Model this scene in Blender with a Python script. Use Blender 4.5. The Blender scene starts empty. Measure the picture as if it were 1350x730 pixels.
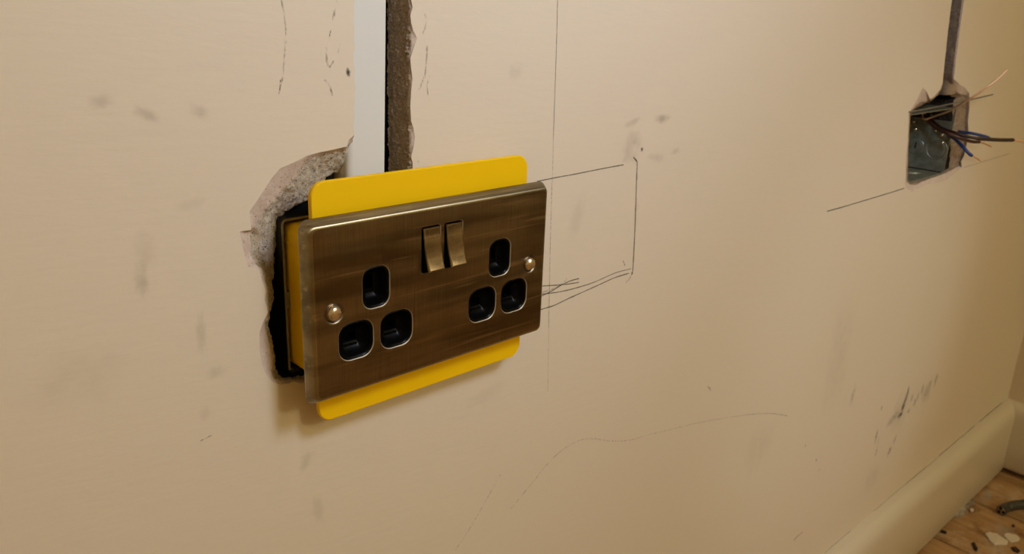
import bpy, bmesh, math, random
from mathutils import Vector, Matrix, noise, geometry

random.seed(7)
SC = bpy.context.scene
COL = SC.collection

# ------------------------------------------------------------------ camera
# World metres: X along the papered wall to the right, wall face at y = 0, room at y < 0, floor at z = 0.
# Sizes below are written in millimetres round the centre of the socket (568 mm above the floor):
# X right, Y into the wall (wall face = 22), Z up.
D = 22.0
ZF = 568.0
def W(x, y, z):
    return Vector((x / 1000.0, (y - D) / 1000.0, (z + ZF) / 1000.0))
CAMP = Vector((-242.184, -300.928, 135.478))
YAW, PITCH, ROLL, FPX = 0.766, 0.324, 0.040, 1100.0
_f = Vector((math.sin(YAW) * math.cos(PITCH), math.cos(YAW) * math.cos(PITCH), -math.sin(PITCH)))
_r0 = _f.cross(Vector((0, 0, 1))).normalized()
_u0 = _r0.cross(_f)
_r = _r0 * math.cos(ROLL) + _u0 * math.sin(ROLL)
_u = -_r0 * math.sin(ROLL) + _u0 * math.cos(ROLL)
cd = bpy.data.cameras.new('camera')
cam = bpy.data.objects.new('camera', cd)
COL.objects.link(cam)
M = Matrix((_r, _u, -_f)).transposed().to_4x4()
M.translation = W(*CAMP)
cam.matrix_world = M
cd.sensor_width = 36
cd.lens = 36 * FPX / 1350
cd.clip_start = 0.01
cd.dof.use_dof = True
cd.dof.focus_distance = 0.40
cd.dof.aperture_fstop = 24
SC.camera = cam

def at(px, py, Y=D):
    """surveyed point of the photograph on the plane Y (mm, parallel to the wall)"""
    d = _f + _r * ((px - 675) / FPX) - _u * ((py - 365) / FPX)
    return CAMP + d * ((Y - CAMP.y) / d.y)
def on_floor(px, py, Z=-568.0):
    d = _f + _r * ((px - 675) / FPX) - _u * ((py - 365) / FPX)
    return CAMP + d * ((Z - CAMP.z) / d.z)

# ------------------------------------------------------------------ light
wd = bpy.data.worlds.new('dim_room')
SC.world = wd
wd.use_nodes = True
wd.node_tree.nodes['Background'].inputs[0].default_value = (1.0, 0.80, 0.58, 1)
wd.node_tree.nodes['Background'].inputs[1].default_value = 0.0
def lamp(name, kind, loc, power, colour, size):
    l = bpy.data.lights.new(name, kind)
    l.energy = power
    l.color = colour
    l.shadow_soft_size = size
    o = bpy.data.objects.new(name, l)
    o.location = loc
    COL.objects.link(o)
    return o
# a cool hand lamp close to the wall, and the warm ceiling lamp of the room behind the photographer
KEY_POWER, KEY_COL = 5.6, (0.67, 0.78, 1.0)
FAR_POWER, FAR_COL = 28.6, (1.0, 0.985, 0.655)
hl = lamp('hand_lamp', 'SPOT', W(90, -370, 360), KEY_POWER, KEY_COL, 0.06)
hl.rotation_euler = (math.radians(90 - 24), 0, 0)
hl.data.spot_size = math.radians(142)
hl.data.spot_blend = 0.55
# added cool spot, source unknown, for the paler strip by the far box
STRIP_POWER = 13.0
dl = lamp('added_strip_spot', 'SPOT', W(640, -1500, 420), STRIP_POWER, (0.80, 0.86, 1.0), 0.05)
dl.rotation_euler = (W(590, D, -185) - W(640, -1500, 420)).to_track_quat('-Z', 'Y').to_euler()
dl.data.spot_size = math.radians(24)
dl.data.spot_blend = 0.9
lamp('room_lamp', 'POINT', W(600, -2500, 1450), FAR_POWER, FAR_COL, 0.10)
vs = SC.view_settings
vs.view_transform = 'Standard'
vs.look = 'None'
vs.gamma = 1
vs.use_curve_mapping = False
vs.exposure = 0.0

# ------------------------------------------------------------------ helpers
def link(name, me, m, parent=None, smooth=False):
    o = bpy.data.objects.new(name, me)
    COL.objects.link(o)
    if m is not None:
        for mm in (m if isinstance(m, (list, tuple)) else [m]):
            me.materials.append(mm)
    if parent is not None:
        o.parent = parent
    if smooth:
        for p in me.polygons:
            p.use_smooth = True
    return o
def obj(name, bm, m, parent=None, smooth=False, recalc=True):
    me = bpy.data.meshes.new(name)
    if recalc:
        bmesh.ops.recalc_face_normals(bm, faces=bm.faces)
    bm.to_mesh(me)
    bm.free()
    return link(name, me, m, parent, smooth)
def auto(o, deg=35):
    """smooth shading that keeps edges sharper than deg"""
    me = o.data
    for p in me.polygons:
        p.use_smooth = True
    bm = bmesh.new(); bm.from_mesh(me)
    for e in bm.edges:
        if len(e.link_faces) == 2 and e.calc_face_angle(0) > math.radians(deg):
            e.smooth = False
    bm.to_mesh(me); bm.free()
    return o
def tag(o, label, cat, group=None):
    o['label'] = label
    o['category'] = cat
    if group: o['group'] = group
    return o
def struct(o, label=None):
    o['kind'] = 'structure'
    if label: o['label'] = label
    return o
def empty(name, label, cat, loc, group=None):
    o = bpy.data.objects.new(name, None)
    o.empty_display_size = 0.02
    COL.objects.link(o)
    o.location = loc
    return tag(o, label, cat, group)
def adopt(child, parent):
    """parent without moving (parents are only translated)"""
    child.parent = parent
    child.matrix_parent_inverse = Matrix.Translation(-parent.location)
    return child

def add_box(bm, lo, hi, fn=W):
    vs_ = [bm.verts.new(fn(x, y, z)) for x in (lo[0], hi[0]) for y in (lo[1], hi[1]) for z in (lo[2], hi[2])]
    for q in ((0, 1, 3, 2), (4, 6, 7, 5), (0, 4, 5, 1), (2, 3, 7, 6), (0, 2, 6, 4), (1, 5, 7, 3)):
        bm.faces.new([vs_[i] for i in q])
    return vs_
def rrect(cx, cz, w, h, r, n=6):
    """rounded rectangle outline (x, z), anticlockwise"""
    out = []
    for sx, sz, a0 in ((1, 1, 0), (-1, 1, 90), (-1, -1, 180), (1, -1, 270)):
        for k in range(n + 1):
            a = math.radians(a0 + 90 * k / n)
            out.append((cx + sx * (w / 2 - r) + r * math.cos(a), cz + sz * (h / 2 - r) + r * math.sin(a)))
    return out
def loft(bm, loops, close_first=False, close_last=False, fn=W):
    """loops: lists of (x, y, z) of equal length, skinned one to the next"""
    rows = [[bm.verts.new(fn(*p)) for p in L] for L in loops]
    n = len(rows[0])
    for a, b in zip(rows, rows[1:]):
        for i in range(n):
            bm.faces.new((a[i], a[(i + 1) % n], b[(i + 1) % n], b[i]))
    if close_first: bm.faces.new(rows[0])
    if close_last: bm.faces.new(rows[-1])
    return rows
def tube(bm, pts, rad, n=8, caps=True, world=False):
    """swept tube along points; rad is a number or one per point (mm)"""
    P = [Vector(p) for p in pts]
    R_ = rad if isinstance(rad, (list, tuple)) else [rad] * len(P)
    t0 = (P[1] - P[0]).normalized()
    nrm = t0.orthogonal().normalized()
    rows = []
    for i, p in enumerate(P):
        t = (P[min(i + 1, len(P) - 1)] - P[max(i - 1, 0)]).normalized()
        nrm = (nrm - t * nrm.dot(t)).normalized()
        b = t.cross(nrm)
        rows.append([bm.verts.new(W(*(p + (nrm * math.cos(2 * math.pi * k / n) + b * math.sin(2 * math.pi * k / n)) * R_[i]))) for k in range(n)])
    for a, c in zip(rows, rows[1:]):
        for k in range(n):
            bm.faces.new((a[k], a[(k + 1) % n], c[(k + 1) % n], c[k]))
    if caps:
        bm.faces.new(rows[0][::-1]); bm.faces.new(rows[-1])
    return rows
def spline(pts, per=6):
    """Catmull-Rom through 3-D points"""
    P = [Vector(p) for p in pts]
    P = [P[0] * 2 - P[1]] + P + [P[-1] * 2 - P[-2]]
    out = []
    for i in range(1, len(P) - 2):
        for k in range(per):
            t = k / per
            a, b, c, d = P[i - 1], P[i], P[i + 1], P[i + 2]
            out.append(0.5 * ((2 * b) + (c - a) * t + (2 * a - 5 * b + 4 * c - d) * t * t + (3 * b - a - 3 * c + d) * t ** 3))
    out.append(P[-2])
    return out
def fill_with_holes(bm, outer, holes):
    """outer / holes: lists of existing BMVerts in loops; triangulated flat face"""
    es = []
    for L in [outer] + holes:
        for i in range(len(L)):
            a, b = L[i], L[(i + 1) % len(L)]
            e = bm.edges.get((a, b)) or bm.edges.new((a, b))
            es.append(e)
    return bmesh.ops.triangle_fill(bm, use_beauty=True, use_dissolve=False, edges=es)

# ------------------------------------------------------------------ materials
def mat(name):
    m = bpy.data.materials.new(name)
    m.use_nodes = True
    nt = m.node_tree
    return m, nt, nt.nodes['Principled BSDF']
def N(nt, kind, **kw):
    n = nt.nodes.new(kind)
    for k, v in kw.items():
        if k.startswith('i_'):
            key = k[2:]
            key = int(key) if key.isdigit() else key.replace('_', ' ')
            n.inputs[key].default_value = v
        else:
            setattr(n, k, v)
    return n
def coords(nt, scale=(1, 1, 1)):
    tc = N(nt, 'ShaderNodeTexCoord')
    mp = N(nt, 'ShaderNodeMapping')
    mp.inputs['Scale'].default_value = scale
    nt.links.new(tc.outputs['Object'], mp.inputs['Vector'])
    return mp.outputs['Vector']
def noise_tex(nt, vec, scale, detail=4, rough=0.55):
    n = N(nt, 'ShaderNodeTexNoise')
    n.inputs['Scale'].default_value = scale
    n.inputs['Detail'].default_value = detail
    n.inputs['Roughness'].default_value = rough
    nt.links.new(vec, n.inputs['Vector'])
    return n.outputs['Fac']
def ramp(nt, fac, stops):
    r = N(nt, 'ShaderNodeValToRGB')
    el = r.color_ramp.elements
    while len(el) < len(stops): el.new(0.5)
    for e, (p, c) in zip(el, stops):
        e.position = p
        e.color = (c[0], c[1], c[2], 1)
    nt.links.new(fac, r.inputs['Fac'])
    return r.outputs['Color']
def mix(nt, fac, a, b, mode='MIX'):
    n = N(nt, 'ShaderNodeMix', data_type='RGBA', blend_type=mode)
    for s, v in ((n.inputs[0], fac), (n.inputs[6], a), (n.inputs[7], b)):
        if isinstance(v, (int, float)): s.default_value = v
        elif isinstance(v, (tuple, list)): s.default_value = (v[0], v[1], v[2], 1)
        else: nt.links.new(v, s)
    return n.outputs[2]
def bump(nt, p, h, strength, dist=0.001, prev=None):
    b = N(nt, 'ShaderNodeBump')
    b.inputs['Strength'].default_value = strength
    b.inputs['Distance'].default_value = dist
    nt.links.new(h, b.inputs['Height'])
    if prev is not None: nt.links.new(prev, b.inputs['Normal'])
    nt.links.new(b.outputs['Normal'], p.inputs['Normal'])
    return b.outputs['Normal']
def simple(name, col, rough=0.5, metal=0.0, spec=0.5, coat=0.0):
    m, nt, p = mat(name)
    p.inputs['Base Color'].default_value = (*col, 1)
    p.inputs['Roughness'].default_value = rough
    p.inputs['Metallic'].default_value = metal
    p.inputs['Specular IOR Level'].default_value = spec
    p.inputs['Coat Weight'].default_value = coat
    return m, nt, p

def paint_material(name, a, b, rough=0.55):
    m, nt, p = mat(name)
    v = coords(nt)
    vs_ = coords(nt, (0.35, 1, 1.6))
    big = noise_tex(nt, v, 3.5, 3, 0.5)
    c = ramp(nt, big, [(0.3, a), (0.7, b)])
    p.inputs['Roughness'].default_value = rough
    p.inputs['Specular IOR Level'].default_value = 0.25
    nt.links.new(c, p.inputs['Base Color'])
    trowel = noise_tex(nt, vs_, 130, 5, 0.6)
    n1 = bump(nt, p, trowel, 0.16, 0.0012)
    undul = noise_tex(nt, coords(nt, (0.6, 1, 1)), 14, 3, 0.5)
    bump(nt, p, undul, 0.10, 0.006, n1)
    return m
PAINT = paint_material('cream_wall_paint', (0.78, 0.675, 0.52), (0.79, 0.665, 0.525))
PAINT_SIDE = paint_material('shaded_cream_wall_paint', (0.72, 0.60, 0.43), (0.73, 0.605, 0.435))  # same cream paint, with weaker warmer light put into its colour
CEIL = paint_material('ceiling_paint', (0.78, 0.74, 0.66), (0.80, 0.76, 0.68))
GLOSS = paint_material('skirting_gloss_paint', (0.72, 0.62, 0.46), (0.74, 0.63, 0.47), 0.30)

def skim_material():
    m, nt, p = mat('pink_skim_plaster')
    v = coords(nt)
    c = ramp(nt, noise_tex(nt, v, 160, 5), [(0.3, (0.60, 0.47, 0.38)), (0.7, (0.72, 0.58, 0.48))])
    dots = noise_tex(nt, v, 900, 2)
    c = mix(nt, ramp(nt, dots, [(0.30, (1, 1, 1)), (0.36, (0, 0, 0))]), c, (0.35, 0.19, 0.15))
    nt.links.new(c, p.inputs['Base Color'])
    p.inputs['Roughness'].default_value = 0.95
    p.inputs['Specular IOR Level'].default_value = 0.1
    bump(nt, p, noise_tex(nt, v, 500, 6), 0.5, 0.0008)
    return m
SKIM = skim_material()
def render_material(name, dark, mid, light, tint, scale=1.0, spots=1.0):
    m, nt, p = mat(name)
    v = coords(nt)
    c = ramp(nt, noise_tex(nt, v, 420 * scale, 6, 0.7), [(0.28, dark), (0.48, mid), (0.72, light)])
    c = mix(nt, ramp(nt, noise_tex(nt, v, 60 * scale, 3), [(0.52, (0, 0, 0)), (0.68, (0.75, 0.75, 0.75))]), c, tint)
    pits = noise_tex(nt, v, 1000 * scale, 3)
    c = mix(nt, ramp(nt, pits, [(0.33, (spots, spots, spots)), (0.43, (0, 0, 0))]), c, tuple(x * 0.25 for x in dark))
    nt.links.new(c, p.inputs['Base Color'])
    p.inputs['Roughness'].default_value = 0.95
    p.inputs['Specular IOR Level'].default_value = 0.1
    h = noise_tex(nt, v, 550 * scale, 6, 0.75)
    bump(nt, p, h, 0.9, 0.002)
    return m
RENDER = render_material('grey_sand_render', (0.44, 0.345, 0.24), (0.86, 0.735, 0.575), (0.96, 0.87, 0.73), (0.78, 0.62, 0.43), 1.15, 1.0)
MORTAR = render_material('brown_mortar', (0.52, 0.385, 0.265), (0.74, 0.575, 0.42), (0.86, 0.71, 0.55), (0.66, 0.50, 0.355), 1.6, 0.7)
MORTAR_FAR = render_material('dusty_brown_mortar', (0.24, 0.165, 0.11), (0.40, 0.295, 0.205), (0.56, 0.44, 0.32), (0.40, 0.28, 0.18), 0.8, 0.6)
CAVITY = render_material('near_black_brick', (0.010, 0.008, 0.006), (0.035, 0.027, 0.020), (0.09, 0.07, 0.05), (0.03, 0.02, 0.015), 0.6)  # near-black brick for the walls and back of the holes

YELLOW, nt, p = simple('yellow_plastic', (0.96, 0.575, 0.001), 0.48, 0, 0.25)
bump(nt, p, noise_tex(nt, coords(nt, (0.3, 1, 2)), 260, 3), 0.10, 0.0006)
BLACK, nt, p = simple('black_plastic', (0.0016, 0.0016, 0.0016), 0.30, 0, 0.10)
BLACKM, nt, p = simple('black_well', (0.003, 0.003, 0.003), 0.45, 0, 0.3)
WHITEPVC, nt, p = simple('white_pvc', (0.76, 0.74, 0.69), 0.38, 0, 0.4)
bump(nt, p, noise_tex(nt, coords(nt, (1, 1, 0.15)), 40, 2), 0.05, 0.001)

def brass_material(name, lo, hi, rough=0.34):
    m, nt, p = mat(name)
    streak = noise_tex(nt, coords(nt, (1, 1, 0.012)), 2600, 3, 0.7)
    cloud = noise_tex(nt, coords(nt, (0.5, 1, 1.2)), 45, 4, 0.55)
    c = ramp(nt, streak, [(0.30, lo), (0.70, hi)])
    c = mix(nt, ramp(nt, cloud, [(0.35, (0.0, 0.0, 0.0)), (0.75, (0.55, 0.55, 0.55))]), c, tuple(x * 1.5 for x in hi))
    # reflections painted into the brass: broad level bands and hair-thin paler lines
    band = noise_tex(nt, coords(nt, (0.10, 1, 1)), 95, 3, 0.5)
    c = mix(nt, ramp(nt, band, [(0.36, (0.75, 0.75, 0.75)), (0.60, (0, 0, 0))]), c, tuple(x * 0.62 for x in lo))
    thin = noise_tex(nt, coords(nt, (0.05, 1, 1)), 380, 2, 0.5)
    c = mix(nt, ramp(nt, thin, [(0.60, (0, 0, 0)), (0.72, (0.6, 0.6, 0.6))]), c, tuple(x * 1.6 for x in hi))
    nt.links.new(c, p.inputs['Base Color'])
    p.inputs['Metallic'].default_value = 1.0
    rr = N(nt, 'ShaderNodeMapRange')
    rr.inputs['To Min'].default_value = rough - 0.06
    rr.inputs['To Max'].default_value = rough + 0.08
    nt.links.new(streak, rr.inputs['Value'])
    nt.links.new(rr.outputs['Result'], p.inputs['Roughness'])
    p.inputs['Anisotropic'].default_value = 0.72
    tg = N(nt, 'ShaderNodeCombineXYZ', i_X=1.0)        # grain is vertical: reflections spread sideways
    nt.links.new(tg.outputs[0], p.inputs['Tangent'])
    n1 = bump(nt, p, streak, 0.06, 0.0003)
    wave = noise_tex(nt, coords(nt, (0.07, 1, 1.0)), 75, 2, 0.45)
    bump(nt, p, wave, 0.60, 0.0014, n1)
    return m
BRASS = brass_material('antique_brass', (0.165, 0.132, 0.095), (0.285, 0.235, 0.172), 0.29)
BRASS_SW = brass_material('antique_brass_switch', (0.25, 0.19, 0.12), (0.38, 0.30, 0.195), 0.28)
BRASS_EDGE = brass_material('antique_brass_lit_edge', (0.29, 0.245, 0.155), (0.41, 0.35, 0.225), 0.38)
RIM, nt, p = simple('pale_brass_rim', (0.50, 0.41, 0.28), 0.5, 0.6)
CHROME, nt, p = simple('nickel_screw', (0.78, 0.70, 0.60), 0.22, 1.0)
bump(nt, p, noise_tex(nt, coords(nt), 700, 2), 0.3, 0.0006)
def zinc_material():
    m, nt, p = mat('galvanised_steel')
    v = coords(nt)
    c = ramp(nt, noise_tex(nt, v, 120, 5), [(0.3, (0.20, 0.205, 0.155)), (0.7, (0.36, 0.36, 0.285))])
    nt.links.new(c, p.inputs['Base Color'])
    p.inputs['Metallic'].default_value = 0.45
    p.inputs['Roughness'].default_value = 0.38
    bump(nt, p, noise_tex(nt, v, 300, 3), 0.2, 0.0006)
    return m
ZINC = zinc_material()
DARKSTEEL, nt, p = simple('dark_steel', (0.022, 0.020, 0.017), 0.45, 0.5)
def conduit_material():
    m, nt, p = mat('dusty_grey_conduit')
    v = coords(nt)
    c = ramp(nt, noise_tex(nt, v, 110, 5, 0.65), [(0.3, (0.28, 0.19, 0.11)), (0.7, (0.45, 0.33, 0.205))])
    nt.links.new(c, p.inputs['Base Color'])
    p.inputs['Roughness'].default_value = 0.9
    p.inputs['Specular IOR Level'].default_value = 0.1
    bump(nt, p, noise_tex(nt, v, 260, 5), 0.5, 0.001)
    return m
CONDUIT = conduit_material()
COPPER, nt, p = simple('bare_copper', (0.98, 0.68, 0.47), 0.42, 0.8)
BROWN_PVC, nt, p = simple('brown_pvc', (0.060, 0.020, 0.012), 0.38)
DARKBROWN_PVC, nt, p = simple('dark_brown_pvc', (0.030, 0.015, 0.011), 0.42)
BLUE_PVC, nt, p = simple('blue_pvc', (0.012, 0.045, 0.20), 0.38)
GREYWIRE, nt, p = simple('grey_wire', (0.17, 0.15, 0.11), 0.55)
GREYPVC, nt, p = simple('grey_pvc_sheath', (0.055, 0.050, 0.038), 0.30)

def wood_material():
    m, nt, p = mat('bare_pine_boards')
    info = N(nt, 'ShaderNodeObjectInfo')
    v = coords(nt)
    off = N(nt, 'ShaderNodeVectorMath', operation='ADD')
    sc = N(nt, 'ShaderNodeVectorMath', operation='SCALE'); sc.inputs['Scale'].default_value = 9.0
    cmb = N(nt, 'ShaderNodeCombineXYZ')
    for k in range(3): nt.links.new(info.outputs['Random'], cmb.inputs[k])
    nt.links.new(cmb.outputs[0], sc.inputs[0])
    nt.links.new(v, off.inputs[0]); nt.links.new(sc.outputs[0], off.inputs[1])
    mp = N(nt, 'ShaderNodeMapping'); mp.inputs['Scale'].default_value = (1, 0.12, 1)
    nt.links.new(off.outputs[0], mp.inputs['Vector'])
    g = noise_tex(nt, mp.outputs[0], 60, 6, 0.6)
    c = ramp(nt, g, [(0.25, (0.30, 0.155, 0.055)), (0.55, (0.50, 0.285, 0.12)), (0.8, (0.60, 0.37, 0.18))])
    st = noise_tex(nt, off.outputs[0], 22, 5, 0.65)
    c = mix(nt, ramp(nt, st, [(0.52, (0, 0, 0)), (0.68, (0.9, 0.9, 0.9))]), c, (0.17, 0.065, 0.018))
    dust = noise_tex(nt, off.outputs[0], 17, 6, 0.7)
    c = mix(nt, ramp(nt, dust, [(0.54, (0, 0, 0)), (0.74, (0.7, 0.7, 0.7))]), c, (0.66, 0.54, 0.38))
    nt.links.new(c, p.inputs['Base Color'])
    p.inputs['Roughness'].default_value = 0.62
    bump(nt, p, g, 0.3, 0.001)
    return m
WOOD = wood_material()
DARK, nt, p = simple('under_floor_dark', (0.012, 0.008, 0.005), 0.9)
SPLINTER, nt, p = simple('dark_stained_splinter', (0.035, 0.013, 0.005), 0.7)
FLAKE, nt, p = simple('chalky_plaster_flake', (0.74, 0.62, 0.47), 0.9)
CORE, nt, p = simple('cut_core', (0.30, 0.22, 0.14), 0.5)

def mark_material(name, col, scale, thr, soft, opacity, stretch=(1, 1, 1), falloff=False):
    """flat print on the paint: dry pigment that only catches the high grains"""
    m, nt, p = mat(name)
    p.inputs['Base Color'].default_value = (*col, 1)
    p.inputs['Roughness'].default_value = 0.6
    g = noise_tex(nt, coords(nt, stretch), scale, 3, 0.6)
    rp = N(nt, 'ShaderNodeMapRange')
    rp.inputs['From Min'].default_value = thr - soft
    rp.inputs['From Max'].default_value = thr + soft
    rp.inputs['To Max'].default_value = opacity
    nt.links.new(g, rp.inputs['Value'])
    a = rp.outputs['Result']
    if falloff:
        at_ = N(nt, 'ShaderNodeAttribute', attribute_name='wear')
        mm = N(nt, 'ShaderNodeMath', operation='MULTIPLY')
        nt.links.new(a, mm.inputs[0]); nt.links.new(at_.outputs['Fac'], mm.inputs[1])
        a = mm.outputs[0]
    nt.links.new(a, p.inputs['Alpha'])
    return m
PENCIL = mark_material('pencil_graphite', (0.075, 0.065, 0.05), 1400, 0.40, 0.12, 0.80)
PENCIL_FAINT = mark_material('faint_pencil_graphite', (0.09, 0.08, 0.065), 1100, 0.50, 0.10, 0.55)
SCRATCH = mark_material('dotted_scratch', (0.16, 0.12, 0.08), 900, 0.54, 0.10, 0.45, (1, 1, 0.35))
SCUFF = mark_material('dark_scuff', (0.05, 0.042, 0.035), 420, 0.50, 0.14, 0.95, (1, 1, 0.5), True)
SMUDGE = mark_material('grubby_smudge', (0.22, 0.17, 0.11), 90, 0.48, 0.22, 0.32, (1, 1, 1), True)

# ------------------------------------------------------------------ the broken plaster round the two boxes
# rows of survey points: (outer x, y), (middle x, y, depth), (inner x, y, depth); depth in mm behind the wall face
HOLE1 = [
 ((467,178),(465,182,2),(462,196,6)), ((460,184),(459,188,2),(458,212,8)), ((457,193),(456,197,2),(455,227,10)),
 ((440,197),(440,200,2),(441,227,10)), ((420,201),(418,205,2),(430,233,10)), ((405,205),(398,218,2.5),(424,247,11)),
 ((392,212),(391,232,3),(409,262,12)), ((369,222),(381,242,3),(398,268,12)), ((358,235),(372,249,3),(387,273,12)),
 ((343,258),(362,262,3),(375,281,12)), ((329,279),(349,277,3),(369,289,12)), ((330,292),(342,289,3),(367,301,11)),
 ((331,303),(336,300,2),(365,315,11)), ((316,305),(329,306,3),(363,329,11)), ((318,315),(331,321,3),(362,340,11)),
 ((322,335),(330,337,3),(361,350,11)), ((327,352),(338,349,2.5),(361,361,11)), ((342,357),(345,354,2),(359,370,11)),
 ((346,372),(349,371,2),(360,380,10)), ((350,382),(353,382,3),(361,388,9)), ((349,395),(353,395,3),(360,397,8)),
 ((351,402),(353,403,2),(357,408,6)), ((353,412),(354,413,1.5),(355,416,4)), ((347,424),(349,425,2),(353,428,5)),
 ((342,438),(351,440,3.5),(357,441,7)), ((342,460),(357,459,4),(361,460,8)), ((346,483),(361,478,4),(364,477,8)),
 ((351,494),(357,490,2),(363,487,8)), ((360,504),(362,499,2),(368,494,8)), ((370,507),(372,503,2),(375,498,8)),
 ((378,506),(380,502,2),(383,497,8)), ((388,503),(388,500,2),(390,496,8)), ((397,505),(397,501,2),(398,495,8)),
]
def v3(p, depth=0.0):
    return at(p[0], p[1], D + depth)
def ring_from(rows):
    return [[v3(o), v3(m, m[2]), v3(i, i[2])] for o, m, i in rows]
def step(x, z, dx=0.0, dz=0.0, d1=1.0, d2=16.0):
    return [Vector((x, D, z)), Vector((x + dx * 0.5, D + d1, z + dz * 0.5)), Vector((x + dx, D + d2, z + dz))]

def jag(n, amp, seed):
    return [amp * (noise.noise(Vector((k * 0.43, seed, 0.3))) + 0.5 * noise.noise(Vector((k * 1.37, seed, 5.1)))) for k in range(n)]
CHASE_TOP = 1700.0
# left plaster edge of the first chase, from high on the wall down to the hole
left_edge = []
a, b = at(467, 178), at(467, 0)
slope = (b.x - a.x) / (b.z - a.z)
zs = [CHASE_TOP - k * 60 for k in range(26)]
zs = [z for z in zs if z > b.z + 3] + [b.z - k * (b.z - a.z) / 34 for k in range(34)]
jj = jag(len(zs), 0.9, 1.0)
for z, j in zip(zs, jj):
    left_edge.append(step(a.x + slope * (z - a.z) + (j if z < b.z + 5 else 0), z, 0.2, 0, 1.2, 2.0))
# hidden lower and right rim of the hole, then the right edge of the chase upwards
hid = [step(-40, -42, 0, 3, 2, 8), step(0, -41, 0, 3, 2, 8), step(40, -42, 0, 3, 2, 8), step(70, -40, -2, 3, 2, 8),
       step(71, 0, -2, 0, 2, 8), step(70, 38, -2, -2, 2, 8), step(40, 42, 0, -2, 2, 8), step(6, 43, 0, -2, 2, 8)]
rpx = [(544,222),(544,214),(542,207),(544,199),(546,190),(547,180),(545,168),(542,160),(541,140),(542,120),(544,104),
       (542,90),(541,76),(546,62),(550,50),(545,40),(542,30),(541,20),(544,10),(542,0)]
right_edge = []
rx0 = -2.2
for q in rpx:
    w = at(*q)
    right_edge.append([w, Vector((min(w.x, rx0 + 0.6) - 0.2, D + 1.2, w.z)), Vector((rx0 + 0.6, D + 17, w.z))])
zt = at(542, 0).z
for k in range(1, 26):
    z = zt + k * 62
    if z < CHASE_TOP - 20:
        right_edge.append(step(-1.6 + slope * (z - zt) * 0.3, z, -0.3, 0, 1.2, 17))
top = [step(-1.6 + slope * (CHASE_TOP - zt) * .3, CHASE_TOP, -0.3, 0, 1.2, 17)]
RING1 = left_edge + ring_from(HOLE1) + hid + right_edge + top

HOLE2 = [
 ((1243,108),(1243,109,1),(1243,110,10)), ((1240,117),(1240,118,1),(1241,118,8)), ((1232,126),(1233,127,1),(1234,127,6)), ((1226,131),(1227,132,1),(1228,133,6)),
 ((1222,121),(1223,133,3),(1224,135,6)), ((1217,115),(1218,134,3.5),(1219,137,6)), ((1213,122),(1213,135,3),(1214,139,6)), ((1208,133),(1208,139,2),(1209,142,6)),
 ((1202,143),(1203,144,1),(1204,146,6)), ((1198,151),(1199,151,1),(1200,152,6)), ((1197,170),(1198,170,1),(1199,170,6)), ((1196,190),(1197,190,1),(1198,190,6)),
 ((1194,210),(1196,210,1),(1197,210,6)), ((1194,228),(1195,227,1),(1197,227,6)), ((1193,241),(1195,239,1.5),(1197,238,6)),
 ((1194,247),(1199,243,2),(1201,241,6)), ((1203,253),(1207,244,2.5),(1210,238,6)), ((1212,248),(1214,240,2.5),(1216,236,6)), ((1222,243),(1224,236,2.5),(1226,232.5,6)),
 ((1235,241),(1236,232,2.5),(1237,228.5,6)), ((1247,237),(1247,228,2.5),(1244,225.5,6)), ((1258,229),(1256,223,2.5),(1249,223,6)),
 ((1268,220),(1266,218,2.5),(1251,219,6)), ((1267,213),(1266,212,2.5),(1252,210,6)), ((1271,205),(1269.5,204,2.5),(1252.5,202,6)), ((1274,192),(1272,191,2.5),(1253,189,6)),
 ((1277,176),(1274.5,176,2.5),(1254,174,6)), ((1276,160),(1273.5,160,2.5),(1255,160,6)), ((1278,142),(1275.5,142,2.5),(1256,144,6)), ((1278,123),(1275,126,2.5),(1257,133,6)),
 ((1272,115),(1267,124,2.5),(1260,129,7)), ((1266,112),(1261,121,3),(1254,127,8)), ((1261,107),(1258,112,3),(1250,124,9)), ((1257,104),(1255,106,2),(1247,114,11)),
]
L2 = [(1255,0),(1253.5,12),(1252,24),(1250.5,36),(1249,48),(1248,58),(1247,68),(1245.5,80),(1244.5,92),(1243.5,101)]
R2 = [(1258,98),(1259,90),(1260,80),(1261.5,70),(1263.5,55),(1265.5,38),(1268,20),(1271,0)]
c2_left, c2_right = [], []
for q in L2:
    w = at(*q); c2_left.append(step(w.x, w.z, 0.3, 0, 1, 9))
for q in R2:
    w = at(*q); c2_right.append(step(w.x, w.z, -1.0, 0, 1.5, 12))
k0, k1 = c2_left[0][0], c2_left[-1][0]
sl2 = (k0.x - k1.x) / (k0.z - k1.z)
def up2(first, zs_):
    return [step(first[0].x + sl2 * (z - first[0].z), z, first[2].x - first[0].x, 0, 1, first[2].y - D) for z in zs_]
zr = [c2_left[0][0].z + k * 70 for k in range(1, 9)]
RING2 = up2(c2_left[0], zr[::-1]) + c2_left + ring_from(HOLE2) + c2_right + up2(c2_right[-1], zr)

def dense(ring, per):
    """more points along the outer / middle / inner lines"""
    out = []
    n = len(ring)
    for i in range(n):
        A, B = ring[i], ring[(i + 1) % n]
        L = (A[0] - B[0]).length
        m = max(1, min(14, int(L / per)))
        if L > 45: m = 1
        for k in range(m):
            t = k / m
            out.append([A[j].lerp(B[j], t) for j in range(3)])
    return out
RING1 = dense(RING1, 0.8)
RING2 = dense(RING2, 3.2)

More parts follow.
